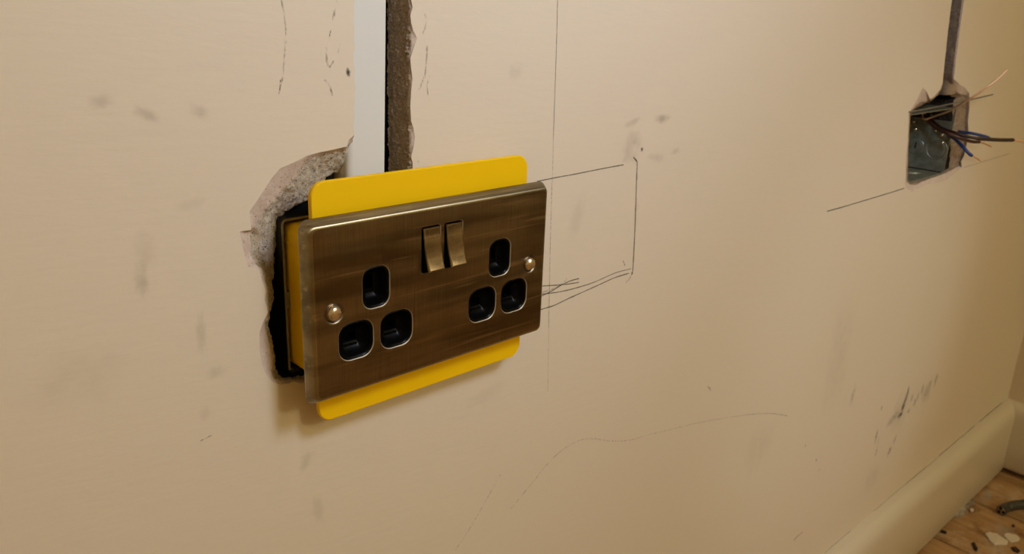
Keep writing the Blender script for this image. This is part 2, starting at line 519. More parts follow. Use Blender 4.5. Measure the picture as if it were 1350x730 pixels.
# ------------------------------------------------------------------ wall with its two holes
X0, X1, YR, ZTOP = -1500.0, 1188.0, -2900.0, 1832.0
def wall_mesh():
    bm = bmesh.new()
    outer = [bm.verts.new(W(x, D, z)) for x, z in ((X0, -568), (X1, -568), (X1, ZTOP), (X0, ZTOP))]
    h1 = [bm.verts.new(W(*r[0])) for r in RING1]
    h2 = [bm.verts.new(W(*r[0])) for r in RING2]
    fill_with_holes(bm, outer, [h1, h2])
    for f in bm.faces:
        if f.normal.y > 0: f.normal_flip()
    # thickness behind the face: solid masonry 120 mm deep round the outside
    back = [bm.verts.new(W(x, D + 120, z)) for x, z in ((X0, -568), (X1, -568), (X1, ZTOP), (X0, ZTOP))]
    for i in range(4):
        bm.faces.new((outer[i], outer[(i + 1) % 4], back[(i + 1) % 4], back[i]))
    bm.faces.new(back)
    return bm
wall = obj('wall_back', wall_mesh(), PAINT, recalc=False)
struct(wall, 'cream painted plaster wall, chased out for cables, with pencil marks')

def ring_mesh(ring, rows1, rows2, rough, back, mats_):
    bm = bmesh.new()
    n = len(ring)
    cols = []
    for r in ring:
        o, m, i = r
        col = [o.lerp(m, k / rows1) for k in range(rows1)] + [m.lerp(i, k / rows2) for k in range(rows2 + 1)]
        pts = []
        for k, p in enumerate(col):
            if 0 < k:
                w = rough * (0.35 if k <= rows1 else 1.0) * min(1.0, (m - i).length / 6 + 0.15)
                q = p * 0.45
                dv = Vector((noise.noise(q), noise.noise(q + Vector((31, 7, 3))), noise.noise(q + Vector((5, 77, 13)))))
                q2 = p * 2.1
                dv += 0.5 * Vector((noise.noise(q2), noise.noise(q2 + Vector((31, 7, 3))), noise.noise(q2 + Vector((5, 77, 13)))))
                p = p + dv * w
                p.y = max(p.y, D + 0.15)
            pts.append(p)
        # the raw masonry behind the broken edge
        i2 = pts[-1]
        pts.append(Vector((i2.x, D + (i2.y - D) * 0.5 + back * 0.5, i2.z)))
        pts.append(Vector((i2.x, D + back, i2.z)))
        cols.append([bm.verts.new(W(*p)) for p in pts])
    nr = len(cols[0])
    for a_ in range(n):
        A, B = cols[a_], cols[(a_ + 1) % n]
        for k in range(nr - 1):
            f = bm.faces.new((A[k], A[k + 1], B[k + 1], B[k]))
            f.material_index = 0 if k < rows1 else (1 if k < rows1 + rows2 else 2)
            f.smooth = True
    # flat back of the cavity
    fill_with_holes(bm, [c[-1] for c in cols], [])
    for f in bm.faces:
        if len(f.verts) == 3: f.material_index = 2
    return bm
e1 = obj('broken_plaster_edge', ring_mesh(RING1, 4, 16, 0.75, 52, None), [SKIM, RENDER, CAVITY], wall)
e1['label'] = 'crumbled pink and grey plaster edge of the nearer hole and chase'
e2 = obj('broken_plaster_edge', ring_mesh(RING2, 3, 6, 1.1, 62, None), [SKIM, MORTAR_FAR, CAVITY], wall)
e2['label'] = 'chipped plaster edge of the far hole and chase'

# mortar face on the right cheek of the first chase: rough lumps joined into one relief
bm = bmesh.new()
nz, ny = 340, 30
g = []
zA, zB = 36.0, 150.0
for i in range(nz + 1):
    z = zA + (zB - zA) * i / nz
    row = []
    for k in range(ny + 1):
        y = D + 0.6 + 14.0 * k / ny
        q = Vector((1.0, y * 0.5, z * 0.28))
        x = rx0 + 0.1 + 0.6 * noise.noise(q) + 0.55 * noise.noise(q * 2.9) + 0.30 * noise.noise(q * 6.5) - 3.0 * k / ny
        if k == 0: x = rx0 + 0.6
        row.append(bm.verts.new(W(x, y + 0.9 * noise.noise(Vector((9, y, z * 0.3))) * (k == ny), z)))
    g.append(row)
for i in range(nz):
    for k in range(ny):
        bm.faces.new((g[i][k], g[i][k + 1], g[i + 1][k + 1], g[i + 1][k])).smooth = True
mc = obj('mortar_cheek', bm, MORTAR, wall)
mc['label'] = 'rough brown mortar on the right cheek of the nearer chase'

# ------------------------------------------------------------------ marks drawn and rubbed on the wall
def ribbon(px, width, m, name='pencil_line', lift=0.10, label=None):
    P = [at(*q) for q in px]
    if len(P) > 2: P = spline(P, 5)
    bm = bmesh.new()
    prev = None
    for i, p_ in enumerate(P):
        t = (P[min(i + 1, len(P) - 1)] - P[max(i - 1, 0)]); t.y = 0; t.normalize()
        nv = Vector((-t.z, 0, t.x)) * (width / 2) * (0.75 + 0.4 * random.random())
        c = Vector((p_.x, D - lift, p_.z))
        a_, b_ = bm.verts.new(W(*(c + nv))), bm.verts.new(W(*(c - nv)))
        if prev: bm.faces.new((prev[0], prev[1], b_, a_))
        prev = (a_, b_)
    o = obj(name, bm, m, wall)
    if label: o['label'] = label
    return o
def smear(px, w, h, rot, strength, m, name='smudge', lift=0.06):
    c = at(*px)
    bm = bmesh.new()
    lay = bm.verts.layers.float.new('wear')
    rings = [(0.0, 1.0), (0.35, 0.85), (0.7, 0.4), (1.0, 0.0)]
    ca, sa = math.cos(rot), math.sin(rot)
    n = 18
    jit = [0.8 + 0.4 * random.random() for _ in range(n)]
    cv = bm.verts.new(W(c.x, D - lift, c.z)); cv[lay] = strength
    prev = None
    for r, s in rings[1:]:
        row = []
        for k in range(n):
            a_ = 2 * math.pi * k / n
            u, v = w / 2 * r * math.cos(a_) * jit[k], h / 2 * r * math.sin(a_) * jit[k]
            q = bm.verts.new(W(c.x + u * ca - v * sa, D - lift, c.z + u * sa + v * ca)); q[lay] = s * strength
            row.append(q)
        for k in range(n):
            if prev is None: bm.faces.new((cv, row[k], row[(k + 1) % n]))
            else: bm.faces.new((prev[k], row[k], row[(k + 1) % n], prev[(k + 1) % n]))
        prev = row
    return obj(name, bm, m, wall)
ribbon([(735,0),(733.5,60),(731.5,120),(729.5,180)], 0.42, PENCIL)
ribbon([(729.5,180),(728,240),(726,300),(724,400),(722,516)], 0.34, PENCIL_FAINT)
ribbon([(727,240),(725,330),(723,430)], 0.25, PENCIL_FAINT)
ribbon([(708,239),(735,233.5),(760,229),(790,223),(822,217)], 0.62, PENCIL)
ribbon([(835,207),(839,212),(840,216),(839,240),(837,300),(834.5,350),(833,362)], 0.95, PENCIL)
ribbon([(833,358),(830,367),(825,372)], 1.1, PENCIL_FAINT)
ribbon([(712,388),(745,383),(780,373),(810,360),(831.5,354)], 0.6, PENCIL)
ribbon([(712,408),(730,402.5),(750,393),(770,384),(790,375),(810,366),(829,360)], 0.7, PENCIL)
ribbon([(712,377),(735,375.5),(750,374),(763,372)], 0.6, PENCIL)
ribbon([(712,391),(728,383),(740,375.5),(752,370),(763,367)], 0.65, PENCIL)
ribbon([(712,386),(725,382),(735,378)], 0.7, PENCIL_FAINT)
ribbon([(716,389),(730,381.5),(744,371),(747,366)], 0.45, PENCIL_FAINT)
ribbon([(821,343),(824,350)], 0.9, PENCIL_FAINT)
ribbon([(1090,278.5),(1110,273),(1140,264),(1170,255),(1192,248)], 1.0, PENCIL)
ribbon([(1269,221),(1290,215),(1312,208),(1332,202)], 1.0, PENCIL_FAINT)
ribbon([(672,672),(690,650),(705,632),(720,613),(735,598),(750,587),(768,579),(785,578)], 0.75, SCRATCH, 'scratch')
ribbon([(785,578),(805,581),(830,580),(850,574),(880,567),(920,557),(960,550),(985,546.5)], 0.7, SCRATCH, 'scratch')
ribbon([(985,546.5),(1002,545),(1020,545),(1038,548)], 1.1, SCRATCH, 'scratch')
ribbon([(600,725),(620,695),(640,660),(660,625)], 0.7, SCRATCH, 'scratch')
ribbon([(371,0),(374,18),(377,44),(375,72),(372,104),(366,124)], 0.8, SCRATCH, 'scratch')
ribbon([(370,105),(368,124)], 0.7, PENCIL_FAINT, 'scratch')
ribbon([(444,0),(441,14),(439,28)], 1.1, SCRATCH, 'scratch')
ribbon([(436,39),(434,50)], 0.7, PENCIL_FAINT, 'scratch')
ribbon([(430,62),(431,80),(435,88),(440,80)], 1.0, SCRATCH, 'scratch')
ribbon([(448,58),(445,70)], 0.8, SCRATCH, 'scratch')
ribbon([(428,105),(434,112),(438,126)], 1.0, SCRATCH, 'scratch')
ribbon([(560,18),(562,30),(556,48)], 0.8, SCRATCH, 'scratch')
ribbon([(563,60),(561,95),(555,112),(552,118)], 1.1, SCRATCH, 'scratch')
ribbon([(566,100),(563,116),(566,132)], 0.8, SCRATCH, 'scratch')
ribbon([(264,581),(272,577),(279,573)], 0.7, PENCIL_FAINT, 'scratch')
ribbon([(933,509),(937,514)], 1.4, PENCIL_FAINT, 'scratch')
ribbon([(1046,712),(1052,706),(1058,701)], 2.0, PENCIL_FAINT, 'scratch')
for q, w, h, rot, s in (((459,95),3.0,4.5,0.2,1.0), ((1196,519),9,26,-0.12,1.0), ((1191,535),11,34,-0.22,1.2), ((1186,547),15,10,0,1.0), ((1202,525),8,12,0,0.55),
                        ((1216,512),8,18,-0.1,0.75), ((1226,506),6,12,-0.1,0.6), ((1234,500),9,22,-0.1,0.7), ((1155,575),6,22,0.06,0.8), ((1155,596),5,14,0,0.9),
                        ((1172,595),9,16,-0.5,0.8), ((1180,578),6,18,-0.4,0.6), ((1162,538),6,8,0,0.7), ((846,197),3.5,3.5,0,0.9), ((1062,587),4,4,0,0.6), ((1076,606),4,5,0,0.7),
                        ((1080,619),4,4,0,0.6), ((570,222),1.2,1.4,0,0.9), ((551,213),1.1,1.2,0,0.7), ((1124,522),10,30,-0.15,0.35), ((1176,553),40,16,0.3,0.3), ((1206,530),10,14,-0.2,0.6), ((1198,541),12,8,0,0.5), ((1210,522),6,16,-0.1,0.6), ((1222,516),34,34,0,0.35), ((1157,586),3,30,0.05,0.6)):
    smear(q, w, h, rot, s, SCUFF, 'scuff_mark', 0.12)
for q, w, h, rot, s in (((193,151),12,6,-0.5,0.9), ((262,147),10,6,-0.3,0.7), ((132,134),11,6,0.1,0.5), ((187,365),7,19,-0.1,0.9), ((265,440),5,22,-0.05,0.6), ((192,330),10,24,0.2,0.3),
                        ((405,606),10,12,-0.8,0.7), ((420,672),8,20,0.1,0.5), ((285,490),12,7,0.1,0.5), ((855,157),0.1,0.1,0,0), ((834,161),17,6,0.25,0.8), ((873,156),18,7,0.05,1.0),
                        ((833,196),22,24,0,0.75), ((866,207),22,7,-0.2,0.45), ((890,200),14,6,0.1,0.6), ((838,285),7,22,0,0.5), ((680,95),12,10,0,0.4),
                        ((760,290),14,40,-0.3,0.35), ((1000,590),60,50,0.4,0.25), ((1105,470),60,160,0,0.28), ((1185,545),60,60,0.1,0.5), ((1150,630),50,40,0,0.35),
                        ((250,270),16,6,0.2,0.4), ((270,545),6,8,0,0.35), ((640,520),40,12,0.2,0.2), ((100,500),40,30,0,0.25)):
    if w > 1: smear(q, w, h, rot, s, SMUDGE)

for a_, b_, m_ in ((575, 640, PENCIL_FAINT), (700, 860, PENCIL_FAINT), (905, 1040, PENCIL), (1060, 1160, PENCIL)):
    n_ = 7
    P_ = [Vector((a_ + (b_ - a_) * k_ / n_, D, -446.6 + 0.6 * math.sin(a_ + 2.1 * k_))) for k_ in range(n_ + 1)]
    bm = bmesh.new(); prev = None
    for q in P_:
        pr_ = (bm.verts.new(W(q.x, D - 0.1, q.z + 0.7)), bm.verts.new(W(q.x, D - 0.1, q.z - 0.7)))
        if prev: bm.faces.new((prev[0], prev[1], pr_[1], pr_[0]))
        prev = pr_
    obj('hairline_crack', bm, m_, wall)

# ------------------------------------------------------------------ rest of the room shell
def slab(name, lo, hi, m, label=None):
    bm = bmesh.new(); add_box(bm, lo, hi)
    return struct(obj(name, bm, m), label)
slab('wall_right', (X1, YR, -568), (X1 + 120, D, ZTOP), PAINT_SIDE, 'cream end wall in a shade-darkened tone beyond the skirting corner')
slab('wall_left', (X0 - 120, YR, -568), (X0, D, ZTOP), PAINT_SIDE)
slab('wall_front', (X0, YR - 120, -568), (X1, YR, ZTOP), PAINT_SIDE)
slab('ceiling', (X0, YR, ZTOP), (X1, D, ZTOP + 100), CEIL)
floor = slab('floor', (X0, YR, -640), (X1, D, -592), DARK, 'bare wooden floorboards littered with plaster crumbs')

# floorboards run away from the wall; joints where the photograph shows them (901, 1045 mm)
PITCH_B, GAP = 144.2, 3.6
def board_mesh(w):
    bm = bmesh.new()
    sec = [(0, -23), (0, -0.6), (0.5, 0), (w - 0.5, 0), (w, -0.6), (w, -23)]
    L = -YR + 14
    rows = []
    for y in (0, -L):
        rows.append([bm.verts.new(Vector((x / 1000, y / 1000, z / 1000))) for x, z in sec])
    n = len(sec)
    for i in range(n):
        bm.faces.new((rows[0][i], rows[0][(i + 1) % n], rows[1][(i + 1) % n], rows[1][i]))
    bm.faces.new(rows[0]); bm.faces.new(rows[1])
    bmesh.ops.recalc_face_normals(bm, faces=bm.faces)
    me = bpy.data.meshes.new('floorboard'); bm.to_mesh(me); bm.free()
    me.materials.append(WOOD)
    return me
bme = board_mesh(PITCH_B - GAP)
k = 0
x = 901.0 + GAP / 2 - PITCH_B * 16
while x < X1 - 10:
    last = x + PITCH_B > X1
    me = board_mesh(X1 - x - 0.5) if last else bme
    o = bpy.data.objects.new('floorboard', me)
    COL.objects.link(o); o.parent = floor
    o.location = W(x, D - 16, -568 + random.uniform(-0.8, 0.4))
    x += PITCH_B; k += 1

def skirting_profile(th, h, gap):
    """(out from wall, height) from the top back edge to the bottom"""
    pts = [(0.0, h), (3.0, h - 0.3)]
    R_ = th - 4.5
    for j in range(0, 11):
        a_ = math.radians(90 - 9 * j)
        pts.append((4.5 + R_ * math.cos(a_), h - 0.8 - 1.55 * R_ + 1.55 * R_ * math.sin(a_)))
    pts += [(th, h * 0.5), (th + 0.1, gap + 2), (th - 1, gap), (0.0, gap)]
    return pts
def extrude(bm, prof, place, ts, wob=0.0):
    rows = []
    for t in ts:
        rows.append([bm.verts.new(W(*place(o_ + wob * noise.noise(Vector((t * 0.01, o_ * 0.02, h_ * 0.02))), h_, t))) for o_, h_ in prof])
    n = len(prof)
    for a_, b_ in zip(rows, rows[1:]):
        for i in range(n):
            bm.faces.new((a_[i], a_[(i + 1) % n], b_[(i + 1) % n], b_[i]))
    bm.faces.new(rows[0]); bm.faces.new(rows[-1])
SK_H, SK_T = 120.5, 20.8
bm = bmesh.new()
extrude(bm, skirting_profile(SK_T, SK_H, 5.0), lambda o_, h_, t: (t, D - o_, -568 + h_), [X0 + (X1 - X0) * i / 60 for i in range(61)], 1.2)
b1 = auto(obj('baseboard_back', bm, GLOSS), 40)
struct(b1, 'cream round-topped skirting board along the chased wall')
bm = bmesh.new()
extrude(bm, skirting_profile(18.5, SK_H - 0.5, 10.0), lambda o_, h_, t: (X1 - o_, t, -568 + h_), [D - 0.5 - (D - YR) * i / 40 for i in range(41)], 0.6)
b2 = auto(obj('baseboard_right', bm, GLOSS), 40)
struct(b2, 'short cream skirting return on the end wall with gap beneath')

# ------------------------------------------------------------------ white trunking in the first chase
def trunk_section(w, dep):
    out = []
    r = 3.2
    for sx, a0 in ((-1, 180), (1, 270)):
        for j in range(6):
            a_ = math.radians(a0 + 18 * j)
            rr = r if sx < 0 else 0.8
            out.append((sx * (w / 2 - rr) + rr * math.cos(a_), rr + rr * math.sin(a_)))
    out += [(w / 2, dep), (w / 2 - 1.2, dep), (w / 2 - 1.2, 1.6), (-w / 2 + 1.4, 2.4), (-w / 2 + 1.4, dep), (-w / 2, dep)]
    return out
tA, tB = at(507.5, 222, D + 2.6), at(509.5, 0, D + 2.6)
ts = (tB.x - tA.x) / (tB.z - tA.z)
tz0, tz1 = 44.0, 1695.0
TW = 20.5
def trunk_x(z): return tA.x + ts * (min(z, 200) - tA.z) * 1.0 - TW / 2
bm = bmesh.new()
rows = []
for z in (tz0, 70, 100, 140, 200, 700, tz1):
    rows.append([(trunk_x(z) + x_, D + 2.6 + y_, z) for x_, y_ in trunk_section(TW, 12.0)])
loft(bm, rows, True, True)
tr = auto(obj('cable_trunking', bm, WHITEPVC), 40)
tag(tr, 'white plastic cable trunking rising up the chase above the brass socket', 'trunking')

# ------------------------------------------------------------------ metal back boxes
def back_box(x0, x1, z0, z1, y0, dep, parent, lug_dark=False, knock=True):
    bm = bmesh.new()
    t = 1.1
    cx, cz, w, h = (x0 + x1) / 2, (z0 + z1) / 2, x1 - x0, z1 - z0
    def L(ins, y, r): return [(a_, y, b_) for a_, b_ in rrect(cx, cz, w - 2 * ins, h - 2 * ins, r, 3)]
    loft(bm, [L(0, y0 + dep, 2.5), L(0, y0, 2.5), L(t, y0, 1.6), L(t, y0 + dep - t, 1.6)], True, True)
    o = obj('box_shell', bm, [DARKSTEEL if lug_dark else ZINC, ZINC], parent)  # near shell darkened for the shaded void, zinc rim for its highlight
    auto(o, 30)
    if lug_dark:
        for pl in o.data.polygons:
            ce = sum((o.data.vertices[i].co for i in pl.vertices), Vector()) / len(pl.vertices)
            if abs(ce.y - W(0, y0, 0).y) < 1e-5: pl.material_index = 1
    if knock:
        # pressed knockout discs on the side walls, floor and back
        def disc(c, ax, r=10.0):
            bm2 = bmesh.new()
            pr = [(r + 1.3, 0.0), (r + 0.8, 1.0), (r + 0.1, 1.0), (r - 0.5, 0.1), (r - 1.6, 0.9), (r * 0.5, 1.0), (0.0, 1.05)]
            nn = 28
            prev = None
            for rr, hh in pr:
                row = []
                for k_ in range(nn if rr > 0 else 1):
                    a_ = 2 * math.pi * k_ / nn
                    u, v = rr * math.cos(a_), rr * math.sin(a_)
                    pt = {'x': (c[0] - hh, c[1] + u, c[2] + v), '-x': (c[0] + hh, c[1] + u, c[2] + v), 'z': (c[0] + u, c[1] + v, c[2] + hh), 'y': (c[0] + u, c[1] - hh, c[2] + v)}[ax]
                    row.append(bm2.verts.new(W(*pt)))
                if prev:
                    for k_ in range(nn):
                        if len(row) > 1: bm2.faces.new((prev[k_], prev[(k_ + 1) % nn], row[(k_ + 1) % nn], row[k_]))
                        else: bm2.faces.new((prev[k_], prev[(k_ + 1) % nn], row[0]))
                prev = row
            auto(obj('knockout', bm2, ZINC, parent), 60)
        ks = y0 + dep
        for dy in (12.0, 34.5):
            if dy < dep: disc((x1 - t, y0 + dy - 0.5, cz - 11), 'x'); disc((x0 + t, y0 + dy - 0.5, cz - 11), '-x')
        for dx in (-38, 0, 38):
            disc((cx + dx, y0 + dep / 2, z0 + t), 'z', 9.0)
            disc((cx + dx, ks - t, cz), 'y')
    return o
# near box (behind the yellow insert)
bb = empty('back_box', 'near metal back box sunk in the broken hole behind the brass socket', 'back box', W(0, 62, 0))
n0 = len(COL.objects)
parts = []
def near_box():
    x0, x1, z0, z1, y0, dep = -69.6, 67.0, -36.0, 38.2, 27.2, 34.0
    back_box(x0, x1, z0, z1, y0, dep, None, lug_dark=True, knock=False)
    # folded screw lugs at left and right, slim turned-in lips at top and bottom corners
    for sx in (-1, 1):
        xe = x0 if sx < 0 else x1
        bm = bmesh.new()
        add_box(bm, (min(xe - sx * 1, xe - sx * 8), y0 + 0.2, -4), (max(xe - sx * 1, xe - sx * 8), y0 + 1.2, 4))
        obj('screw_lug', bm, ZINC)
    bm = bmesh.new()
    add_box(bm, (x0 + 0.6, y0 + 0.4, z0 + 0.6), (x0 + 10, y0 + 6, z0 + 2.0))
    add_box(bm, (x0 + 1.0, y0 - 0.6, z0 - 0.2), (x0 + 8.5, y0 + 0.6, z0 + 1.0))
    obj('folded_lip', bm, DARKSTEEL)
before = set(COL.objects)
near_box()
for o in set(COL.objects) - before: adopt(o, bb)
# far box
before = set(COL.objects)
fb = empty('back_box', 'far deep metal back box in the wall with loose wires coming out', 'back box', W(646, 74, 4))
def far_box():
    x0, x1, z0, z1, y0, dep = 579.0, 714.5, -28.5, 42.5, 26.0, 47.0
    back_box(x0, x1, z0, z1, y0, dep, None)
    bm = bmesh.new()                                   # upright weld rib between the knockouts of the right side
    add_box(bm, (x1 - 2.4, y0 + 22.2, z0 + 6), (x1 - 1.0, y0 + 25.0, z1 - 8))
    obj('side_rib', bm, ZINC)
    bm = bmesh.new()                                   # screwdriver slot punched in the deeper knockout
    add_box(bm, (x1 - 2.6, y0 + 33.3, -6), (x1 - 1.9, y0 + 34.6, 1))
    obj('knockout_slot', bm, BLACKM)
    for dy, zz in ((9, 12), (16, 16), (38, 14), (7, 4), (41, 22)):       # small rivet heads
        bm = bmesh.new()
        bmesh.ops.create_uvsphere(bm, u_segments=10, v_segments=6, radius=0.0021, matrix=Matrix.Translation(W(x1 - 1.2, y0 + dy, zz)))
        obj('rivet', bm, CHROME, smooth=True)
    for sx in (-1, 1):
        xe = x0 if sx < 0 else x1
        bm = bmesh.new()
        add_box(bm, (min(xe - sx * 1, xe - sx * 9), y0 + 0.2, 1), (max(xe - sx * 1, xe - sx * 9), y0 + 1.3, 9))
        if sx < 0: obj('screw_lug', bm, ZINC)
        else: bm.free()
far_box()
for o in set(COL.objects) - before - {fb}: adopt(o, fb)

# ------------------------------------------------------------------ yellow insert between box and socket
yb = empty('box_insert', 'bright yellow plastic insert sandwiched behind the brass socket plate', 'box insert', W(0, 32, 0))
before = set(COL.objects)
def flange(sign):
    bm = bmesh.new()
    zi, zo, hw, r = 30.0 * sign, 57.2 * sign, 64.6, 7.0
    out = [(-hw, zi)]
    for k_ in range(9):
        a_ = math.radians(180 - 90 * k_ / 8); out.append((-hw + r + r * math.cos(a_), zo - sign * r + sign * r * math.sin(a_)))
    for k_ in range(9):
        a_ = math.radians(90 - 90 * k_ / 8); out.append((hw - r + r * math.cos(a_), zo - sign * r + sign * r * math.sin(a_)))
    out.append((hw, zi))
    cxz = (0, (zi + zo) / 2)
    def ins(p_, d_):
        return (p_[0] - d_ * (1 if p_[0] > 0 else -1), p_[1] - d_ * (1 if (p_[1] - cxz[1]) > 0 else -1))
    loops = [[(a_, 11.6, b_) for a_, b_ in out], [(a_, 9.8, b_) for a_, b_ in out], [(*[ins(p_, 0.4)[0]], 9.3, ins(p_, 0.4)[1]) for p_ in out]]
    loft(bm, loops, True, True)
    auto(obj('flange', bm, YELLOW), 40)
flange(1); flange(-1)
bm = bmesh.new()
def YL(ins, y): return [(a_, y, b_) for a_, b_ in rrect(-0.5, 0.6, 132.4 - 2 * ins, 70.0 - 2 * ins, 4.5, 5)]
loft(bm, [YL(0, 54), YL(0, 9.6), YL(2, 9.6), YL(2, 52)], True, True)
auto(obj('insert_body', bm, YELLOW), 35)
bm = bmesh.new()                                        # moulded parting ridge round the body
add_box(bm, (-67.0, 9.7, 26.4), (-66.6, 40, 26.9))
obj('moulding_ridge', bm, YELLOW)
for o in set(COL.objects) - before: adopt(o, yb)

# ------------------------------------------------------------------ the brass double socket
so = empty('double_socket', 'antique brass double wall socket with two rocker switches and black pin openings', 'socket', W(0, 5, 0))
before = set(COL.objects)
EX, EZ = 38.15, 7.7
AP = []
for s_ in (-1, 1):
    AP += [(s_ * EX, EZ, 14.4, 19.6, 5.0, 'earth'), (s_ * EX - 11.2, -15.5, 18.2, 18.0, 6.0, 'pin'), (s_ * EX + 11.2, -15.5, 18.2, 18.0, 6.0, 'pin')]
SWX = (-6.75, 7.0)
def plate():
    bm = bmesh.new()
    prof = [(0.9, 5.4), (0.0, 5.4), (0.0, 4.75), (0.15, 4.3), (1.0, 2.75), (1.95, 1.1), (2.3, 0.62), (2.7, 0.3), (3.2, 0.1), (3.8, 0.0)]
    loops = []
    for ins, y in prof:
        loops.append([(a_, y, b_) for a_, b_ in rrect(0, 0, 147 - 2 * ins, 86 - 2 * ins, max(1.4, 4.4 - ins * 0.55), 6)])
    # back skin so that the plate has thickness
    rows = loft(bm, loops)
    for f_ in bm.faces: f_.material_index = 2           # pressed edge, lighter brass standing in for the bevel's bright reflection
    holes = []
    def hole(out, depth_loops, pale_rim=True):
        hv = [bm.verts.new(W(a_, 0, b_)) for a_, b_ in out]
        prev = hv
        for lp in depth_loops:
            row = [bm.verts.new(W(*q)) for q in lp]
            for i in range(len(row)):
                f_ = bm.faces.new((prev[i], prev[(i + 1) % len(row)], row[(i + 1) % len(row)], row[i]))
                if pale_rim and prev is hv: f_.material_index = 1     # paler brass ring just inside each opening
            prev = row
        holes.append(hv)
    for cx, cz, w, h, r, kd in AP:
        hole(rrect(cx, cz, w + 0.9, h + 0.9, r + 0.4, 5), [[(a_, 0.35, b_) for a_, b_ in rrect(cx, cz, w + 0.2, h + 0.2, r + 0.1, 5)], [(a_, 1.6, b_) for a_, b_ in rrect(cx, cz, w, h, r, 5)]])
    for cx in SWX:
        hole(rrect(cx, 20.2, 11.9, 23.6, 1.6, 4), [[(a_, 0.4, b_) for a_, b_ in rrect(cx, 20.2, 11.2, 22.9, 1.3, 4)], [(a_, 3.5, b_) for a_, b_ in rrect(cx, 20.2, 11.2, 22.9, 1.3, 4)]])
    for sx in (-1, 1):
        c_ = [(sx * 60.3 + 5.6 * math.cos(2 * math.pi * k_ / 28), 5.6 * math.sin(2 * math.pi * k_ / 28)) for k_ in range(28)]
        def ci(r, y): return [(sx * 60.3 + r * math.cos(2 * math.pi * k_ / 28), y, r * math.sin(2 * math.pi * k_ / 28)) for k_ in range(28)]
        hole(c_, [ci(5.0, 0.10), ci(4.5, 0.45), ci(4.0, 1.1), ci(1.2, 1.4)], False)
    fill_with_holes(bm, rows[-1], holes)
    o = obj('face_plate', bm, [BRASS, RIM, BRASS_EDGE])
    auto(o, 32)
plate()
def rocker(cx):
    # black moulded rocker with a brass cap; pressed in at the top, standing proud at the bottom
    face = [(0.05, 30.8), (-0.6, 26.8), (-1.3, 22.6), (-1.9, 19.6), (-2.9, 15.4), (-4.4, 10.2)]
    c0, hw = cx + 0.25, 4.9
    bm = bmesh.new()
    prof = [(3.2, 30.9)] + [(y + 0.8, z) for y, z in face] + [(3.2, 9.8)]
    loft(bm, [[(c0 + sx, y, z) for y, z in prof] for sx in (-hw, hw)], True, True)
    body = obj('rocker_switch', bm, BLACK)
    auto(body, 25)
    bm = bmesh.new()
    n = len(face)
    def offs(k, d):                                     # push a profile point out along the face normal
        a_, b_ = face[max(k - 1, 0)], face[min(k + 1, n - 1)]
        t = Vector((b_[0] - a_[0], b_[1] - a_[1])).normalized()
        return (face[k][0] + t.y * d, face[k][1] - t.x * d)
    loops = []
    for ins, d in ((0.0, -0.75), (0.0, -0.15), (0.25, 0.12), (0.7, 0.25), (1.0, 0.2)):
        L_ = []
        fl = [offs(k, d) for k in range(n)]
        top_, bot = fl[0], fl[-1]
        fl = [(top_[0], top_[1] - ins)] + fl[1:-1] + [(bot[0] - ins * 0.33, bot[1] + ins)]
        for y, z in fl: L_.append((c0 - hw + ins, y, z))
        for y, z in fl[::-1]: L_.append((c0 + hw - ins, y, z))
        loops.append(L_)
    rows = loft(bm, loops, False, False)
    for row, flip in ((rows[0], True), (rows[-1], False)):
        m_ = len(row)
        for k in range(n - 1):
            q = (row[k], row[k + 1], row[m_ - 2 - k], row[m_ - 1 - k])
            bm.faces.new(q)
    cap = auto(obj('brass_cap', bm, BRASS_SW), 28)
    cap.parent = body
    bm = bmesh.new()
    add_box(bm, (cx - 5.6, 3.4, 8.6), (cx + 5.6, 3.9, 31.8))
    obj('switch_well', bm, BLACKM)
for cx in SWX: rocker(cx)
def aperture(cx, cz, w, h, r, kd):
    bm = bmesh.new()
    def rr(ins, y): return [(a_, y, b_) for a_, b_ in rrect(cx, cz, w - 2 * ins, h - 2 * ins, max(0.8, r - ins), 5)]
    if kd == 'earth':
        sw_, sh_, sz = 4.6, 8.6, cz
    else:
        sw_, sh_, sz = 7.0, 4.6, cz - 0.3
    slot = [(cx + (a_ - cx), 5.6, b_) for a_, b_ in rrect(cx, sz, sw_ + 2.2, sh_ + 3.0, 1.0, 5)]
    slot2 = [(a_, 6.2, b_) for a_, b_ in rrect(cx, sz, sw_, sh_, 0.6, 5)]
    slot3 = [(a_, 11.0, b_) for a_, b_ in rrect(cx, sz, sw_, sh_, 0.6, 5)]
    loft(bm, [rr(0.0, 2.2), rr(0.0, 0.35), rr(0.45, 0.15), rr(1.0, 0.45), rr(1.5, 1.3), rr(2.6, 3.6), slot, slot2, slot3], False, True)
    o = auto(obj('pin_opening', bm, BLACK), 40)
    # shutter bar inside the slot
    bm = bmesh.new()
    if kd == 'pin': add_box(bm, (cx - 3.4, 5.0, cz - 4.3), (cx + 3.4, 6.4, cz - 3.5))
    else: add_box(bm, (cx - 2.2, 6.5, cz - 4.0), (cx + 2.2, 8.5, cz - 2.6))
    s_ = obj('shutter', bm, BLACK)
    s_.parent = o
for a_ in AP: aperture(*a_)
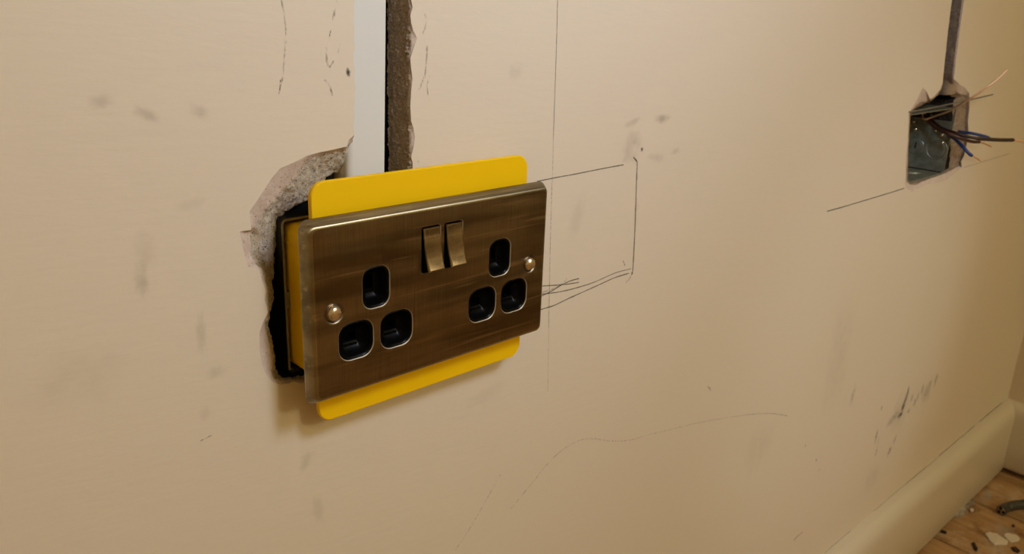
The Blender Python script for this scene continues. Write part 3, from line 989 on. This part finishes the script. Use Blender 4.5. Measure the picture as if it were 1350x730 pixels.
def screw(sx):
    bm = bmesh.new()
    pr = [(3.7, 1.35), (3.75, 0.4), (3.5, -0.5), (2.9, -1.2), (2.0, -1.65), (1.0, -1.85)]
    nn = 24
    loops = [[(sx * 60.3 + r * math.cos(2 * math.pi * k_ / nn), y, r * math.sin(2 * math.pi * k_ / nn)) for k_ in range(nn)] for r, y in pr]
    loft(bm, loops, True, True)
    o = auto(obj('fixing_screw', bm, CHROME), 50)
    bm = bmesh.new()
    a0 = 0.5 if sx < 0 else 1.2
    n_ = Vector((math.cos(a0), 0, math.sin(a0))); t_ = Vector((-n_.z, 0, n_.x))
    vv = []
    for u, v in ((-2.9, -0.4), (2.9, -0.4), (2.9, 0.4), (-2.9, 0.4)):
        for y in (-1.92, -0.9):
            q = n_ * u + t_ * v
            yy = y if y > -1 else -1.92 + 0.075 * (u * u) * 0.95
            vv.append(bm.verts.new(W(sx * 60.3 + q.x, yy, q.z)))
    for q in ((0, 2, 4, 6), (1, 3, 5, 7), (0, 1, 3, 2), (2, 3, 5, 4), (4, 5, 7, 6), (6, 7, 1, 0)):
        bm.faces.new([vv[i] for i in q])
    s_ = obj('screw_slot', bm, DARKSTEEL)
    s_.parent = o
screw(-1); screw(1)
bm = bmesh.new()                                        # moulded black body behind the plate: an open frame round the wells
def BL(ins, y): return [(a_, y, b_) for a_, b_ in rrect(0, 0, 124 - 2 * ins, 64 - 2 * ins, 3, 3)]
loft(bm, [BL(0, 5.3), BL(0, 32), BL(2, 32), BL(2, 5.3)], False, False)
bmf = [bm.verts.new(W(a_, 31, b_)) for a_, b_ in rrect(0, 0, 121, 61, 3, 3)]
bm.faces.new(bmf)
obj('socket_body', bm, BLACKM)
for o in set(COL.objects) - before:
    if o.parent is None: adopt(o, so)

# ------------------------------------------------------------------ conduit in the far chase
c2A, c2B = at(1249.5, 104, D + 10.5), at(1261, 0, D + 10.5)
cs = (c2B - c2A) / (c2B.z - c2A.z)
def conduit_pt(z): return c2A + cs * (z - c2A.z)
bm = bmesh.new()
zb = c2A.z - 14
tube(bm, [conduit_pt(z) for z in (zb, zb + 12, zb + 30)], [8.6, 8.6, 8.6], 16)
tube(bm, [conduit_pt(z) for z in (zb + 31, zb + 120, c2A.z + 640)], [8.0, 8.0, 8.0], 16)
co = auto(obj('conduit', bm, CONDUIT), 40)
tag(co, 'dusty grey conduit pipe slanting down the wall into the far box', 'conduit')

# ------------------------------------------------------------------ loose wires in the far box
def wire(name, label, spec, r, m, tip=None, tipr=0.75, group=None):
    """spec: (px, py, Y) survey points; tip: further points of bare copper"""
    P = [at(*s_) for s_ in spec]
    base = W(*P[0])
    root = empty(name, label, 'wire', base, group)
    bm = bmesh.new(); tube(bm, spline(P, 6), r, 10)
    adopt(obj('insulation' if m not in (COPPER, GREYWIRE) else 'bare_strand', bm, m, smooth=True), root)
    if tip:
        T = [P[-1] + (P[-2] - P[-1]).normalized() * 3] + [at(*s_) for s_ in tip]
        bm = bmesh.new(); tube(bm, spline(T, 5), tipr, 8)
        c_ = adopt(obj('copper_tip', bm, COPPER, smooth=True), root)
        c_['label'] = 'stripped bare copper end'
    return root
wire('copper_wire', 'bare copper earth wire sweeping up and out of the far box', [(1217,149,52),(1216,154,48),(1220,157,44),(1232,153,36),(1252,146,20),(1276,132,0),(1300,116,-14),(1318,102,-22),(1328,92,-26)], 1.0, COPPER)
wire('copper_wire', 'short bent copper stub deep inside the far metal box', [(1232,165,58),(1246,158.5,46),(1256,155.5,40),(1263,152,36)], 1.1, COPPER)
wire('grey_wire', 'thin grey bare wire crossing the top of the far box', [(1199,147.5,21),(1222,143.5,20),(1246,138.5,18),(1266,134,16),(1290,129,12),(1309,124.5,10)], 0.7, GREYWIRE)
wire('brown_wire', 'brown wire with short stripped tip lying lowest over the far box', [(1218,150,56),(1222,157,48),(1234,169,34),(1250,176,18),(1266,182,8),(1281,186.5,2),(1291,187,0)], 1.75, BROWN_PVC, [(1299,189.5,-2),(1307,193.5,-4)], 0.95)
wire('brown_wire', 'dark brown wire reaching furthest right with long bare copper end', [(1221,147,58),(1226,156,50),(1240,168,34),(1256,174,18),(1272,179,6),(1290,182.5,-4),(1310,184,-12),(1326,184.5,-18),(1336,184.5,-22)], [1.7]*30 + [2.0]*18 + [1.8], DARKBROWN_PVC, [(1342,185.5,-24),(1356,188,-28)], 0.95)
wire('blue_wire', 'blue wire bending down in front of the far box to a frayed tip', [(1226,158,60),(1236,170,48),(1248,176,32),(1260,184,16),(1270,194,4),(1277,202,-2),(1281,205,-4)], 1.75, BLUE_PVC, [(1286,207.5,-5),(1292,211.5,-6)], 0.9)
wire('blue_wire', 'blue wire running level behind the dark brown wire', [(1232,155,60),(1248,166,44),(1264,173,26),(1280,175.5,12),(1294,178.5,4),(1304,181.5,-1)], 1.6, BLUE_PVC)

# ------------------------------------------------------------------ floor litter
def curve_pts(px): return [on_floor(a_, b_, z) for a_, b_, z in px]
cr = 7.2
P = curve_pts([(1320,673,-560.5), (1328,668.5,-559.5), (1338,666,-556), (1352,664.5,-553), (1372,662,-552), (1400,668,-556), (1440,690,-560.5)])
cable = empty('grey_cable', 'thick dark grey cable end with cut cores curling over the floorboards', 'cable', W(P[0].x, P[0].y, -568))
bm = bmesh.new(); tube(bm, spline(P, 6), cr, 18)
adopt(auto(obj('sheath', bm, GREYPVC), 60), cable)
tdir = (P[0] - P[1]).normalized()
sd = tdir.cross(Vector((0, 0, 1))).normalized(); ud = sd.cross(tdir)
bm = bmesh.new(); tube(bm, [P[0] - tdir * 0.5, P[0] + tdir * 0.35], [cr * 0.88, cr * 0.8], 18)
adopt(obj('cut_face', bm, CORE), cable)
for a_ in (70, 190, 310):
    c_ = P[0] + (sd * math.cos(math.radians(a_)) + ud * math.sin(math.radians(a_))) * 3.6
    bm = bmesh.new(); tube(bm, [c_ - tdir * 1, c_ + tdir * 0.9], [2.4, 2.2], 12)
    adopt(obj('core', bm, BLACK), cable)

def flake(name, px, label, cat, thick, m, jit=0.06):
    P = [on_floor(*q) for q in px]
    c = sum(P, Vector()) / len(P)
    bm = bmesh.new()
    pts = []
    n = len(P)
    for i in range(n):
        pts.append(P[i])
        q = (P[i] + P[(i + 1) % n]) / 2
        pts.append(q + (q - c) * random.uniform(-jit, jit))
    z0 = -567.75
    low = [bm.verts.new(W(q.x, q.y, z0)) for q in pts]
    hi = [bm.verts.new(W(c.x + (q.x - c.x) * 0.93, c.y + (q.y - c.y) * 0.93, z0 + thick * random.uniform(0.7, 1.1))) for q in pts]
    top_ = bm.verts.new(W(c.x, c.y, z0 + thick * 1.1))
    for i in range(len(pts)):
        j = (i + 1) % len(pts)
        bm.faces.new((low[i], low[j], hi[j], hi[i])); bm.faces.new((hi[i], hi[j], top_))
    bm.faces.new(low)
    return tag(obj(name, bm, m), label, cat)
flake('plaster_flake', [(1298,704),(1304,702),(1313,704),(1322,709),(1329,714),(1327,719),(1317,718),(1311,719),(1304,713)], 'larger white plaster flake on the floorboard', 'flake', 2.2, FLAKE)
flake('plaster_flake', [(1323,705),(1329,703),(1340,706),(1345,711),(1342,714),(1332,715),(1327,711)], 'smaller white plaster flake right beside the larger one', 'flake', 1.8, FLAKE)
flake('wood_splinter', [(1281,716),(1284,715),(1289,724),(1287,727),(1284,724)], 'dark splinter on the board left of the white flakes', 'splinter', 2.0, SPLINTER)
flake('wood_splinter', [(1240,700),(1244,700.5),(1248,703),(1246,704),(1240,702)], 'dark splinter lying against the foot of the skirting', 'splinter', 2.5, SPLINTER)
flake('wood_splinter', [(1333,722),(1338,721),(1345,727),(1342,729),(1336,727)], 'dark splinter nearest the bottom right corner of the photo', 'splinter', 2.0, SPLINTER)
flake('wood_splinter', [(1334,692),(1337,692),(1338,695),(1335,695)], 'tiny dark crumb between the grey cable and the white flakes', 'splinter', 1.6, SPLINTER)
flake('plaster_crumb', [(1278,672),(1281,670),(1284,673),(1280,676)], 'small pale crumb on the dusty board beside the skirting', 'crumb', 1.6, FLAKE)

# plaster dust swept against the skirting
def dust(px, w, h, rot, strength):
    c = on_floor(*px)
    bm = bmesh.new()
    lay = bm.verts.layers.float.new('wear')
    n = 20
    jit = [0.7 + 0.6 * random.random() for _ in range(n)]
    cv = bm.verts.new(W(c.x, c.y, -567.35)); cv[lay] = strength
    prev = None
    for r, s_ in ((0.35, 0.9), (0.7, 0.5), (1.0, 0.0)):
        row = []
        for k in range(n):
            a_ = 2 * math.pi * k / n
            u, v = w / 2 * r * math.cos(a_) * jit[k], h / 2 * r * math.sin(a_) * jit[k]
            q = bm.verts.new(W(c.x + u * math.cos(rot) - v * math.sin(rot), c.y + u * math.sin(rot) + v * math.cos(rot), -567.35))
            q[lay] = s_ * strength; row.append(q)
        for k in range(n):
            if prev is None: bm.faces.new((cv, row[k], row[(k + 1) % n]))
            else: bm.faces.new((prev[k], row[k], row[(k + 1) % n], prev[(k + 1) % n]))
        prev = row
    obj('plaster_dust', bm, DUST, floor)
DUST = mark_material('white_plaster_dust', (0.78, 0.68, 0.54), 130, 0.40, 0.25, 0.95, (1, 1, 1), True)
dust((1268,672), 100, 16, 0.0, 1.0)
dust((1276,664), 40, 10, 0.2, 0.8)
dust((1322,700), 60, 40, 0.3, 0.45)
dust((1300,655), 60, 18, 0.1, 0.5)
